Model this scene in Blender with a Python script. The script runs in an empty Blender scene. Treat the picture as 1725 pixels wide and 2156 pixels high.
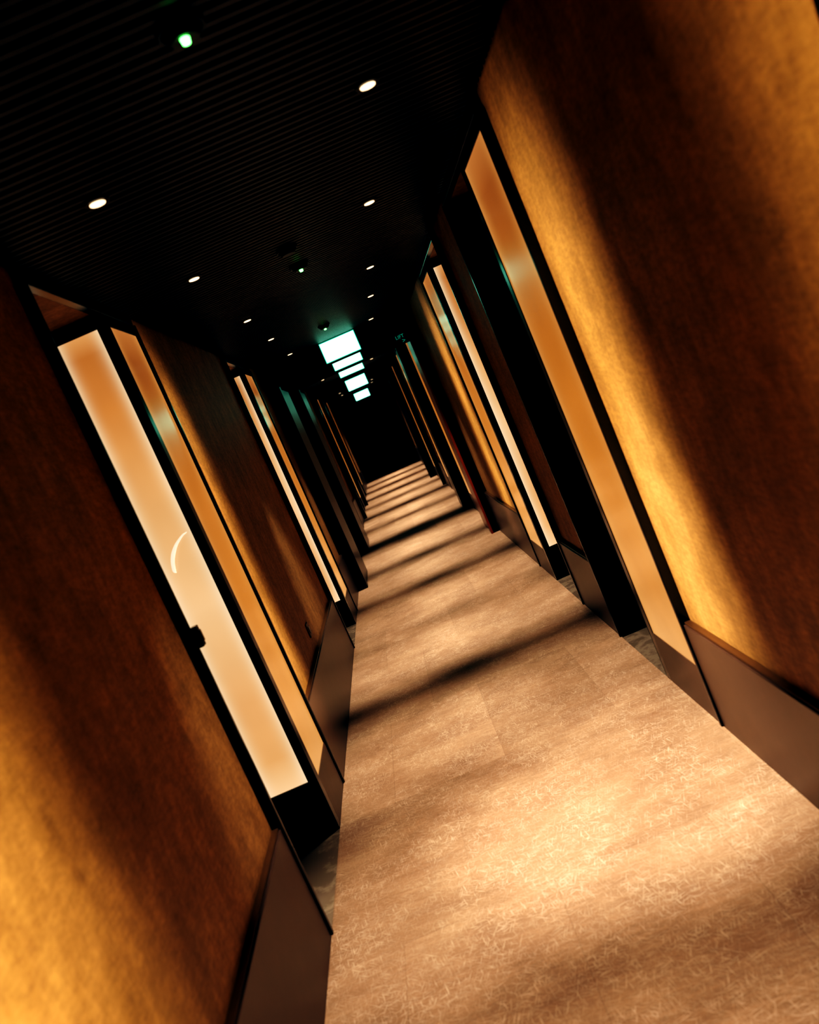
import bpy, math, random
from mathutils import Vector, Matrix
random.seed(4)
scn = bpy.context.scene
scn.view_settings.view_transform = 'Standard'
scn.view_settings.look = 'None'
scn.view_settings.use_curve_mapping = True
cmap = scn.view_settings.curve_mapping
cmap.black_level = (.022, .009, .003)
for p in ((.05, .019), (.20, .165), (.5, .515)):
    cmap.curves[3].points.new(*p)
cmap.update()

# ------------------------------------------------------------ helpers
def lin(r, g, b):
    f = lambda c: (c/255/12.92) if c/255 <= .04045 else ((c/255+.055)/1.055)**2.4
    return (f(r), f(g), f(b), 1)

class NT:
    def __init__(s, name):
        s.m = bpy.data.materials.new(name); s.m.use_nodes = True
        s.t = s.m.node_tree; s.n = s.t.nodes
        s.p = s.n['Principled BSDF']
    def add(s, typ, **kw):
        nd = s.n.new(typ)
        for k, v in kw.items(): setattr(nd, k, v)
        return nd
    def link(s, a, b): s.t.links.new(a, b)
    def noise(s, scale, detail=4, vec=None, sc=None, rough=.6, rot=0, off=0):
        tc = s.add('ShaderNodeTexCoord'); mp = s.add('ShaderNodeMapping')
        src = tc.outputs['Object']
        if rot:
            m0 = s.add('ShaderNodeMapping'); m0.inputs['Rotation'].default_value = (0, 0, math.radians(rot))
            s.link(src, m0.inputs[0]); src = m0.outputs[0]
        s.link(src, mp.inputs[0])
        mp.inputs['Location'].default_value = (off, off*.7, 0)
        if sc: mp.inputs['Scale'].default_value = sc
        nz = s.add('ShaderNodeTexNoise'); nz.inputs['Scale'].default_value = scale
        nz.inputs['Detail'].default_value = detail; nz.inputs['Roughness'].default_value = rough
        s.link(mp.outputs[0], nz.inputs['Vector'])
        return nz.outputs['Fac']
    def ramp(s, fac, stops):
        r = s.add('ShaderNodeValToRGB'); e = r.color_ramp.elements
        while len(e) < len(stops): e.new(.5)
        for i, (p, c) in enumerate(stops): e[i].position = p; e[i].color = c
        s.link(fac, r.inputs[0]); return r.outputs[0]
    def mix(s, a, b, fac=.5, mode='MIX'):
        mx = s.add('ShaderNodeMix', data_type='RGBA', blend_type=mode)
        if isinstance(fac, (int, float)): mx.inputs[0].default_value = fac
        else: s.link(fac, mx.inputs[0])
        for i, v in ((6, a), (7, b)):
            if isinstance(v, tuple): mx.inputs[i].default_value = v
            else: s.link(v, mx.inputs[i])
        return mx.outputs[2]
    def math(s, op, a, b=None):
        m = s.add('ShaderNodeMath', operation=op)
        for i, v in enumerate((a, b)):
            if v is None: continue
            if isinstance(v, (int, float)): m.inputs[i].default_value = v
            else: s.link(v, m.inputs[i])
        return m.outputs[0]
    def bump(s, h, strength=.3, dist=.01):
        b = s.add('ShaderNodeBump'); b.inputs['Strength'].default_value = strength
        b.inputs['Distance'].default_value = dist
        s.link(h, b.inputs['Height']); s.link(b.outputs[0], s.p.inputs['Normal'])

def plain(name, col, rough=.5, metal=0, spec=.5, emis=None, es=0):
    m = NT(name)
    n = m.noise(12, 3)
    c2 = tuple(x*.75 for x in col[:3])+(1,)
    m.link(m.ramp(n, [(.3, c2), (.7, col)]), m.p.inputs['Base Color'])
    m.p.inputs['Roughness'].default_value = rough
    m.p.inputs['Metallic'].default_value = metal
    m.p.inputs['Specular IOR Level'].default_value = spec
    if emis:
        m.p.inputs['Emission Color'].default_value = emis
        m.p.inputs['Emission Strength'].default_value = es
    return m.m

# ------------------------------------------------------------ materials
def mk_wallpaper():
    m = NT('gold_wallpaper')
    a = m.noise(9, 6, sc=(1, 1, .6)); b = m.noise(50, 6, sc=(1, .5, 1.5), rough=.7)
    g = m.noise(22, 5, sc=(1, 1.3, .5), rough=.75)
    c = m.ramp(a, [(.32, lin(146, 112, 68)), (.68, lin(184, 143, 92))])
    d = m.ramp(b, [(.38, (.64, .64, .64, 1)), (.62, (1, 1, 1, 1))])
    f = m.ramp(g, [(.38, (.78, .77, .75, 1)), (.60, (1.0, 1.0, 1.0, 1))])
    m.link(m.mix(m.mix(c, d, .85, 'MULTIPLY'), f, .9, 'MULTIPLY'), m.p.inputs['Base Color'])
    m.p.inputs['Roughness'].default_value = .58
    m.p.inputs['Specular IOR Level'].default_value = .28
    m.bump(b, .3, .004)
    return m.m
def mk_carpet():
    m = NT('woven_floor')
    tc = m.add('ShaderNodeTexCoord'); mp = m.add('ShaderNodeMapping')
    m.link(tc.outputs['Object'], mp.inputs[0])
    mp.inputs['Location'].default_value = (.3, .45, 0)
    br = m.add('ShaderNodeTexBrick'); m.link(mp.outputs[0], br.inputs['Vector'])
    br.inputs['Scale'].default_value = 1
    br.inputs['Brick Width'].default_value = .5; br.inputs['Row Height'].default_value = 1.0
    br.inputs['Mortar Size'].default_value = .0012
    br.inputs['Color1'].default_value = (.76, .75, .74, 1); br.inputs['Color2'].default_value = (1.0, 1.0, 1.0, 1)
    br.inputs['Mortar'].default_value = (.66, .66, .66, 1)
    k = (0, 0, 0, 1); w = (1, 1, 1, 1)
    st = None
    for rot, off in ((14, 0), (-16, 3.1), (80, 7.7), (108, 5.2), (42, 9.2)):
        n = m.noise(1.0, 2, sc=(17, 270, 1), rough=.5, rot=rot, off=off)
        r = m.ramp(n, [(.59, k), (.71, w)])
        st = r if st is None else m.mix(st, r, 1.0, 'LIGHTEN')
    area = m.ramp(m.noise(5, 4), [(.38, (.35,.35,.35,1)), (.6, w)])
    st = m.mix(st, area, 1.0, 'MULTIPLY')
    streak = m.noise(1.0, 5, sc=(9, 60, 1), rough=.7, rot=6)
    base = m.noise(3, 5, sc=(1, 1.6, 1)); fine = m.noise(120, 3)
    c = m.ramp(base, [(.3, lin(150, 119, 96)), (.7, lin(188, 154, 125))])
    c = m.mix(c, m.ramp(streak, [(.35, (.70,.69,.68,1)), (.65, w)]), .8, 'MULTIPLY')
    c = m.mix(c, m.ramp(fine, [(.3, (.72,.72,.72,1)), (.7, w)]), .6, 'MULTIPLY')
    c = m.mix(c, lin(240, 218, 192), m.math('MULTIPLY', st, .6))
    m.link(m.mix(c, br.outputs[0], .9, 'MULTIPLY'), m.p.inputs['Base Color'])
    m.p.inputs['Roughness'].default_value = .5
    m.p.inputs['Specular IOR Level'].default_value = .3
    m.bump(st, .12, .002)
    return m.m
def mk_marble():
    m = NT('dark_marble')
    a = m.noise(4, 8)
    m.link(m.ramp(a, [(.44, lin(100, 88, 76)), (.5, lin(130, 118, 102)), (.56, lin(104, 92, 80))]), m.p.inputs['Base Color'])
    m.p.inputs['Roughness'].default_value = .15
    return m.m
def mk_glass(name, stops, edge, gain):
    """back-lit frosted acrylic, LED strips behind its long edges"""
    m = NT(name)
    uv = m.add('ShaderNodeUVMap'); uv.uv_map = 'UVMap'
    sp = m.add('ShaderNodeSeparateXYZ'); m.link(uv.outputs[0], sp.inputs[0])
    col = m.ramp(sp.outputs[1], stops)
    e = m.math('POWER', m.math('MULTIPLY', m.math('ABSOLUTE', m.math('SUBTRACT', sp.outputs[0], .5)), 2), 3.5)
    nz = m.noise(3, 2)
    col2 = m.mix(col, edge, m.math('MULTIPLY', e, .7))
    m.link(col2, m.p.inputs['Emission Color'])
    m.link(m.math('MULTIPLY', m.math('ADD', m.math('MULTIPLY', nz, .3), .85), gain), m.p.inputs['Emission Strength'])
    m.p.inputs['Base Color'].default_value = lin(40, 29, 18)
    m.p.inputs['Roughness'].default_value = .22
    return m.m

M = dict(
    paper=mk_wallpaper(), carpet=mk_carpet(), marble=mk_marble(),
    cream=mk_glass('frosted_glass_cream', [(0, lin(252,204,154)), (.07, lin(236,172,114)), (.2, lin(236,172,116)), (.42, lin(246,196,146)), (.62, lin(236,176,120)), (.85, lin(208,136,76)), (.96, lin(190,120,64)), (1, lin(220,156,100))], lin(255,230,192), 1.0),
    amber=mk_glass('frosted_glass_amber', [(0, lin(230,164,104)), (.15, lin(222,148,82)), (.4, lin(208,130,58)), (.7, lin(190,116,52)), (.93, lin(164,98,48)), (1, lin(194,126,72))], lin(224,160,96), .90),
    base=plain('bronze_laminate', lin(68,50,41), .36, 0, .5),
    trimtop=plain('bronze_trim', lin(100,72,46), .3, .6),
    black=plain('black_metal', lin(10,9,8), .2, 0, .5),
    blackm=plain('black_matte', lin(7,6,6), .8, 0, .1),
    slat=plain('dark_slat', lin(38,29,21), .45, 0, .38),
    redwood=plain('red_wood', lin(140,60,30), .3, 0, .5),
    darkwood=plain('dark_wood', lin(28,19,13), .35, 0, .4),
    steel=plain('brushed_steel', lin(150,140,130), .3, 1),
    glint=plain('painted_reflection', lin(255,244,225), .25, 0, .5, lin(255,236,205), 1.0),  # white emission paints a reflection, no lit part there
    ring=plain('downlight_ring', lin(30,25,20), .4, .5),
    lamp=plain('lamp_lens', lin(255,240,220), .3, 0, .5, lin(255,218,172), 2.6),
    sign=plain('exit_sign_face', lin(60,90,80), .3, 0, .5, (.33,1.0,.70,1), 3.8),
    signb=plain('exit_sign_case', lin(20,90,60), .3, 0, .5, (.02,.6,.34,1), 1.4),
    led=plain('green_led', lin(60,255,90), .3, 0, .5, (.12,1,.15,1), 12),
    detw=plain('detector_shell', lin(16,14,13), .5),
    teal=plain('teal_letters', lin(30,110,90), .4, 0, .5, (.03,.32,.22,1), .9),
    plate=plain('outlet_plate', lin(100,70,38), .4, .3),
)

def new_obj(name, parts, parent=None, bevel=0):
    """parts: (x0,x1,y0,y1,z0,z1,matkey) boxes or ('cyl',cx,cy,z0,z1,r0,r1,mat)"""
    verts, faces, fm, uvs, mats = [], [], [], [], []
    smooth = []
    def mi(k):
        if k not in mats: mats.append(k)
        return mats.index(k)
    for p in parts:
        if p[0] == 'cyl':
            _, cx, cy, z0, z1, r0, r1, k = p
            N = 32; o = len(verts)
            for i in range(N):
                a = 2*math.pi*i/N
                verts.append((cx+r0*math.cos(a), cy+r0*math.sin(a), z0))
                verts.append((cx+r1*math.cos(a), cy+r1*math.sin(a), z1))
            for i in range(N):
                j = (i+1) % N
                faces.append((o+2*i, o+2*j, o+2*j+1, o+2*i+1)); fm.append(mi(k)); uvs.append([(0,0)]*4); smooth.append(True)
            faces.append(tuple(o+2*i for i in reversed(range(N)))); fm.append(mi(k)); uvs.append([(0,0)]*N); smooth.append(False)
            faces.append(tuple(o+2*i+1 for i in range(N))); fm.append(mi(k)); uvs.append([(0,0)]*N); smooth.append(False)
            continue
        x0,x1,y0,y1,z0,z1,k = p
        if x0 > x1: x0,x1 = x1,x0
        if y0 > y1: y0,y1 = y1,y0
        o = len(verts)
        c = [(x0,y0,z0),(x1,y0,z0),(x1,y1,z0),(x0,y1,z0),(x0,y0,z1),(x1,y0,z1),(x1,y1,z1),(x0,y1,z1)]
        verts += c
        for f, ax in (((0,3,2,1),'z'),((4,5,6,7),'z'),((0,1,5,4),'y'),((2,3,7,6),'y'),((1,2,6,5),'x'),((3,0,4,7),'x')):
            faces.append(tuple(o+i for i in f)); fm.append(mi(k)); smooth.append(False)
            u = []
            for i in f:
                X,Y,Z = c[i]
                fx = (X-x0)/(x1-x0); fy=(Y-y0)/(y1-y0); fz=(Z-z0)/(z1-z0)
                u.append((fx,fy) if ax=='z' else (fx,fz) if ax=='y' else (fy,fz))
            uvs.append(u)
    me = bpy.data.meshes.new(name); me.from_pydata(verts, [], faces)
    ul = me.uv_layers.new(name='UVMap')
    for pl, m_, u, s in zip(me.polygons, fm, uvs, smooth):
        pl.material_index = m_; pl.use_smooth = s
        for li, c in zip(pl.loop_indices, u): ul.data[li].uv = c
    for k in mats: me.materials.append(M[k])
    ob = bpy.data.objects.new(name, me); scn.collection.objects.link(ob)
    if parent: ob.parent = parent
    if bevel:
        b = ob.modifiers.new('bev','BEVEL'); b.width = bevel; b.segments = 2; b.limit_method='ANGLE'
    return ob
def empty(name):
    e = bpy.data.objects.new(name, None); scn.collection.objects.link(e); return e

# ------------------------------------------------------------ corridor numbers
XL, XR = -.832, .745          # wallpaper planes
FL, FR = -.803, .715          # baseboard / frame planes
H = 2.34; NT_ = 2.29; Y0, Y1 = -2.2, 23.6
BH = .405
left = [('wall',-2.2,-.95),('door',-.95,-.2),('box+',-.2,.27),('wall',.27,2.79),
        ('door',2.79,3.54),('box+',3.54,4.0),('wall',4.0,6.47),('door',6.47,7.25),('box+',7.25,7.75),
        ('wall',7.75,9.6),('box-',9.6,10.0),('door',10.0,10.75),('wall',10.75,12.5),('door',12.5,13.25),('box+',13.25,13.7),
        ('wall',13.7,15.9),('door',15.9,16.65),('box+',16.65,17.1),('wall',17.1,19.2),('door',19.2,19.95),('box+',19.95,20.4),('wall',20.4,23.6)]
right = [('wall',-2.2,.1),('door',.1,.85),('box+',.85,1.12),('wall',1.12,3.04),
        ('box-',3.04,3.63),('door',3.63,4.33),('wall',4.33,5.14),('door',5.14,5.9),('box+',5.9,6.48),
        ('wall',6.48,9.5),('door',9.5,10.25),('box+',10.25,10.7),('wall',10.7,12.6),('door',12.6,13.35),('box+',13.35,13.85),
        ('wall',13.85,15.6),('door',15.6,16.3),('box+',16.3,16.8),('wall',16.8,18.8),('door',18.8,19.5),('box+',19.5,20.0),('wall',20.0,23.6)]
dcount = [0]
def side(bays, s, XW, FX, nm):
    back = XW + s*.42; far = XW + s*.52
    wall, bb, marb = [], [], []
    doors = []
    for kind, a, b in bays:
        if kind == 'wall':
            wall.append((XW, far, a, b, 0, 2.44, 'paper'))
            bb.append((XW, FX, a+.02, b-.02, 0, BH, 'base'))
            bb.append((XW, FX+s*.006, a+.02, b-.02, BH, BH+.008, 'trimtop'))
            bb.append((XW+s*.03, FX-s*.008, a-.0, a+.02, 0, NT_, 'black'))
            bb.append((XW+s*.03, FX-s*.008, b-.02, b+.0, 0, NT_, 'black'))
        elif kind == 'door':
            wall.append((back, far, a, b, 0, 2.44, 'darkwood'))
            wall.append((FX, back, a, b, NT_+.01, 2.44, 'paper'))
            bb.append((FX-s*.004, FX+s*.03, a, b, NT_-.0, 2.345, 'black'))
            bb.append((FX+s*.002, back, a, a+.018, .002, NT_+.01, 'blackm'))
            bb.append((FX+s*.002, back, b-.018, b-.001, .002, NT_+.01, 'blackm') if ('wall', b) in [(k, y) for k, y, _ in bays] else
                      (FX+s*.30, back, b-.018, b-.001, .002, NT_+.01, 'blackm'))
            marb.append((FX, back, a, b, -.05, .001, 'marble'))
            doors.append((a, b))
        else:
            wall.append((FX+s*.01, far, a, b, 2.30, 2.44, 'paper'))
            wall.append((back, far, a, b, 0, 2.30, 'paper'))
            bb.append((FX-s*.004, FX+s*.03, a, b, NT_-.0, 2.345, 'black'))
    new_obj('wall_'+nm, wall)
    new_obj('baseboard_'+nm, bb, bevel=.003)
    new_obj('floor_threshold_'+nm, marb)
    for a, b in doors:
        dcount[0] += 1
        e = empty('door_%d' % dcount[0])
        back_ = back - s*.004
        f = back_ - s*.05
        new_obj('leaf', [(back_, f, a+.05, b-.05, .008, 2.2, 'darkwood'),
                         (f, f-s*.006, a+.13, b-.13, .25, 1.0, 'redwood'),
                         (f, f-s*.006, a+.13, b-.13, 1.15, 2.05, 'redwood')], e, .004)
        new_obj('casing', [(back_, f-s*.01, a+.019, a+.05, .002, 2.25, 'black'),
                           (back_, f-s*.01, b-.05, b-.019, .002, 2.25, 'black'),
                           (back_, f-s*.01, a+.05, b-.05, 2.2, 2.25, 'black')], e, .003)
        new_obj('handle', [(f, f-s*.012, a+.07, a+.12, .95, 1.15, 'steel'),
                           (f-s*.012, f-s*.05, a+.085, a+.105, 1.04, 1.06, 'steel'),
                           (f-s*.04, f-s*.055, a+.085, a+.21, 1.04, 1.06, 'steel')], e, .003)
    for kind, a, b in bays:
        if not kind.startswith('box'): continue
        plus = kind == 'box+'
        e = empty('lantern_lightbox')
        z0, z1 = .235, 2.24
        post = .04
        fy = a if plus else b                # cream face y
        d = 1 if plus else -1
        inner = FX + s*.215                  # end of cream pane
        fr = [ # corner post
            (FX, FX+s*post, fy, fy+d*.055, .002, NT_, 'black'),
            (inner, inner+s*post, fy, fy+d*.05, .002, NT_, 'black'),
            (FX+s*post, inner, fy, fy+d*.05, .002, z0, 'black'),
            (FX+s*post, inner, fy, fy+d*.05, z1, NT_, 'black'),
            (inner+s*post, back, fy, fy+d*.05, .002, NT_, 'black'),
            (FX, FX+s*.03, (b if plus else a), (b-.015 if plus else a+.015), .002, NT_, 'black'),
            (FX, FX+s*.03, min(fy+d*.055,(b-.015 if plus else a+.015)), max(fy+d*.055,(b-.015 if plus else a+.015)), z1, NT_, 'black')]
        new_obj('frame', fr, e, .002)
        ya, yb = sorted((fy+d*.055, (b-.015 if plus else a+.015)))
        new_obj('side_plinth', [(FX, FX+s*.03, ya, yb, .002, z0-.012, 'base')], e)
        new_obj('side_pane', [(FX+s*.004, FX+s*.02, ya, yb, z0-.012, z1, 'amber')], e)
        new_obj('front_pane', [(FX+s*post, inner, fy+d*.01, fy+d*.03, z0, z1, 'cream')], e)
        if s < 0 and a == 3.54:  # added glowing tube imitates a white reflection in the pane, no real handle
            cu = bpy.data.curves.new('reflection_arc', 'CURVE'); cu.dimensions = '3D'
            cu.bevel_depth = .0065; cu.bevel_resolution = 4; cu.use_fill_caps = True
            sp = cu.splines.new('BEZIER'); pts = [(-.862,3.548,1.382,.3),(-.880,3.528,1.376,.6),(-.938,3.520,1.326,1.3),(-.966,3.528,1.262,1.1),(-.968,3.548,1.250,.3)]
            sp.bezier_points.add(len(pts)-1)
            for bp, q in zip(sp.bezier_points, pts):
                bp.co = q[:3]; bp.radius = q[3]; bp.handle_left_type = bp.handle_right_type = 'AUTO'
            cu.materials.append(M['glint'])
            o = bpy.data.objects.new('reflection_arc', cu); scn.collection.objects.link(o); o.parent = e
side(left, -1, XL, FL, 'left')
side(right, 1, XR, FR, 'right')

new_obj('floor', [(FL, FR, Y0, Y1, -.05, 0, 'carpet')])
new_obj('wall_end', [(-1.3, 1.25, Y1, Y1+.1, 0, 2.44, 'blackm')])
new_obj('wall_rear', [(-1.3, 1.25, Y0-.1, Y0, 0, 2.44, 'blackm')])
cl = [(-1.36, 1.28, Y0-.1, Y1+.1, 2.44, 2.5, 'blackm')]
y = Y0+.02
while y < Y1-.03:
    cl.append((XL+.01, XR-.01, y, y+.022, H, H+.035, 'slat')); y += .048
new_obj('ceiling', cl)

# end doors
dcount[0] += 1
e = empty('door_%d' % dcount[0])
for i,(xa,xb) in enumerate(((-.68,-.045),(-.035,.6))):
    new_obj('leaf_%d'%(i+1), [(xa,xb,Y1-.06,Y1-.002,.005,2.15,'blackm'),(xa+.12,xb-.12,Y1-.068,Y1-.06,.3,1.9,'blackm')], e, .004)
new_obj('push_bars', [(-.11,-.08,Y1-.11,Y1-.09,.8,1.4,'ring'),(0,.03,Y1-.11,Y1-.09,.8,1.4,'ring'),
   (-.105,-.085,Y1-.1,Y1-.06,.84,.86,'ring'),(-.105,-.085,Y1-.1,Y1-.06,1.34,1.36,'ring'),
   (.005,.025,Y1-.1,Y1-.06,.84,.86,'ring'),(.005,.025,Y1-.1,Y1-.06,1.34,1.36,'ring')], e)

# cross-corridor fire door frames
def portal(y, xl, xr, zh, mat, leaf=True):
    e = empty('fire_door_frame')
    new_obj('jambs', [(XL, xl, y, y+.14, .002, H, 'darkwood'), (xr, XR, y, y+.14, .002, H, 'darkwood'),
                      (xl, xr, y, y+.14, zh, H, 'blackm')], e, .004)
    new_obj('stop', [(xr-.004, xr+.02, y-.008, y+.03, .002, zh, mat)], e, .003)
    if leaf:
        new_obj('open_leaf_1', [(xl-.055, xl-.01, y+.15, y+.95, .01, zh-.02, 'darkwood')], e, .004)
        new_obj('open_leaf_2', [(xr+.01, xr+.055, y+.15, y+.65, .01, zh-.02, mat)], e, .004)
portal(8.62, -.70, .63, 2.14, 'redwood')
portal(11.05, -.69, .61, 2.188, 'darkwood')
portal(15.0, -.75, .66, 2.22, 'darkwood', False)
portal(17.2, -.74, .58, 2.25, 'darkwood', False)

# exit signs
for (y, z0, z1) in ((8.45,2.145,2.335),(10.45,2.18,2.335),(12.25,2.18,2.335),(14.9,2.07,2.25),(20.6,2.02,2.19)):
    e = empty('exit_sign')
    x = -.01 if y<9 else .0
    new_obj('case', [(x-.178, x+.178, y+.004, y+.04, z0-.004, z1, 'signb')], e, .003)
    new_obj('lit_face', [(x-.172, x+.172, y, y+.004, z0, z1-.006, 'sign')], e)
    if z1 < 2.3:
        new_obj('rods', [(x-.12,x-.11,y+.015,y+.025,z1,H+.01,'steel'),(x+.11,x+.12,y+.015,y+.025,z1,H+.01,'steel')], e)

e = new_obj('lift_direction_sign', [(.475,.625,8.590,8.606,2.035,2.14,'blackm')])
def text(body, x, z, size):
    cu = bpy.data.curves.new('letters','FONT'); cu.body = body; cu.size = size; cu.extrude=.001
    cu.align_x='CENTER'; cu.materials.append(M['teal'])
    o = bpy.data.objects.new('letters', cu); scn.collection.objects.link(o)
    o.location = (x, 8.588, z); o.rotation_euler = (math.pi/2,0,0); o.parent = e
text('LIFT', .55, 2.095, .048); text('>', .575, 2.045, .06)

# downlights
def spot(name, loc, energy, ang, blend, col, parent=None, r=.03, tilt=0):
    l = bpy.data.lights.new(name,'SPOT'); l.energy=energy; l.spot_size=math.radians(ang); l.spot_blend=blend
    l.color=col[:3]; l.shadow_soft_size=r
    o = bpy.data.objects.new(name,l); o.location=loc; scn.collection.objects.link(o)
    o.rotation_euler=(math.radians(tilt),0,0)
    if parent: o.parent=parent
    return o
for y in (.9,2.53,3.85,5.45,6.70,8.22,9.8,12.0,13.6,15.4,17.0,18.8,20.6,22.3):
    for x in (-.455,.35):
        e = empty('recessed_downlight')
        new_obj('bezel', [('cyl',x,y,H-.006,H+.03,.037,.037,'ring')], e)
        new_obj('lens', [('cyl',x,y,H-.009,H-.0065,.022,.023,'lamp')], e)
        en, an, ti = 360, 42, 5
        if y == 2.53: en, an, ti = (760, 44, 9) if x > 0 else (370, 40, 6)
        if y == .9: en, an, ti = 190, 58, 10
        if y == 3.85: en, an = 320, 42
        if y == 5.45: en, an = 380, 42
        if y > 9: en, an = 440, 46
        spot('beam', (x,y,H-.02), en, an, 1.0, (1,.79,.60), e, tilt=ti)

for (x,y,led) in ((-.04,1.82,1),(-.03,4.5,1),(-.05,4.05,0),(-.06,7.26,1)):
    parts=[('cyl',x,y,H-.012,H+.01,.05,.052,'detw'),('cyl',x,y,H-.03,H-.012,.03,.044,'detw')]
    if led: parts.append(('cyl',x+.0,y-.012,H-.040,H-.028,.008,.010,'led'))
    new_obj('smoke_detector', parts)

new_obj('door_latch', [(FL-.0+.008,FL+.03,2.765,2.80,1.055,1.125,'black'),(FL+.03,FL+.036,2.775,2.79,1.07,1.11,'steel')], bevel=.003)
new_obj('wall_outlet', [(XL,XL+.008,5.03,5.11,.49,.57,'plate'),(XL+.008,XL+.011,5.05,5.09,.51,.55,'black')], bevel=.002)

# light thrown across the corridor out of the door recesses
def wash(name, loc, target, w, h, energy, spread, col=(1,.70,.38)):
    l = bpy.data.lights.new(name,'AREA'); l.shape='RECTANGLE'; l.size=w; l.size_y=h
    l.energy=energy; l.spread=math.radians(spread); l.color=col
    o = bpy.data.objects.new(name,l); scn.collection.objects.link(o)
    o.location=loc
    d = (Vector(target)-Vector(loc)).normalized()
    zc = -d; up=Vector((0,0,1)); xc = up.cross(zc).normalized(); yc = zc.cross(xc)
    o.rotation_euler = Matrix((xc,yc,zc)).transposed().to_euler()
zc=1.15
wash('recess_strip_light', (-1.12,3.2,zc), (.74,2.84,zc), .12, 1.8, 9, 28)
wash('recess_strip_light', (1.05,3.98,zc), (-.82,4.1,zc), .12, 1.8, 7.5, 26)
wash('recess_strip_light', (-1.12,6.9,zc), (.74,7.2,zc), .12, 1.8, 7.5, 24)
wash('recess_strip_light', (1.05,.5,zc-.15), (-.82,1.10,zc-.15), .15, 1.6, 13, 34)
wash('recess_strip_light', (-1.12,-.6,1.3), (.74,.75,1.3), .15, 1.9, 21, 32)

w = bpy.data.worlds.new('w'); scn.world = w; w.use_nodes=True
w.node_tree.nodes['Background'].inputs[0].default_value=(0,0,0,1)

# ------------------------------------------------------------ camera
cam = bpy.data.cameras.new('camera'); co = bpy.data.objects.new('camera', cam); scn.collection.objects.link(co)
cam.sensor_fit='VERTICAL'; cam.sensor_height=36; cam.sensor_width=28.8
cam.lens = 1866/2156*36; cam.clip_start=.02
th=math.radians(23.5); ph=math.atan(211/1866); ps=.0035
F = Vector((-math.sin(ps)*math.cos(ph), math.cos(ps)*math.cos(ph), -math.sin(ph)))
R = Vector((math.cos(ps), math.sin(ps), 0)); U = R.cross(F)
cx = R*math.cos(th) - U*math.sin(th); cy = R*math.sin(th) + U*math.cos(th)
m = Matrix((cx, cy, -F)).transposed().to_4x4(); m.translation = Vector((0,0,1.5))
co.matrix_world = m
cam.dof.use_dof=True; cam.dof.focus_distance=5.5; cam.dof.aperture_fstop=2.8
scn.camera = co
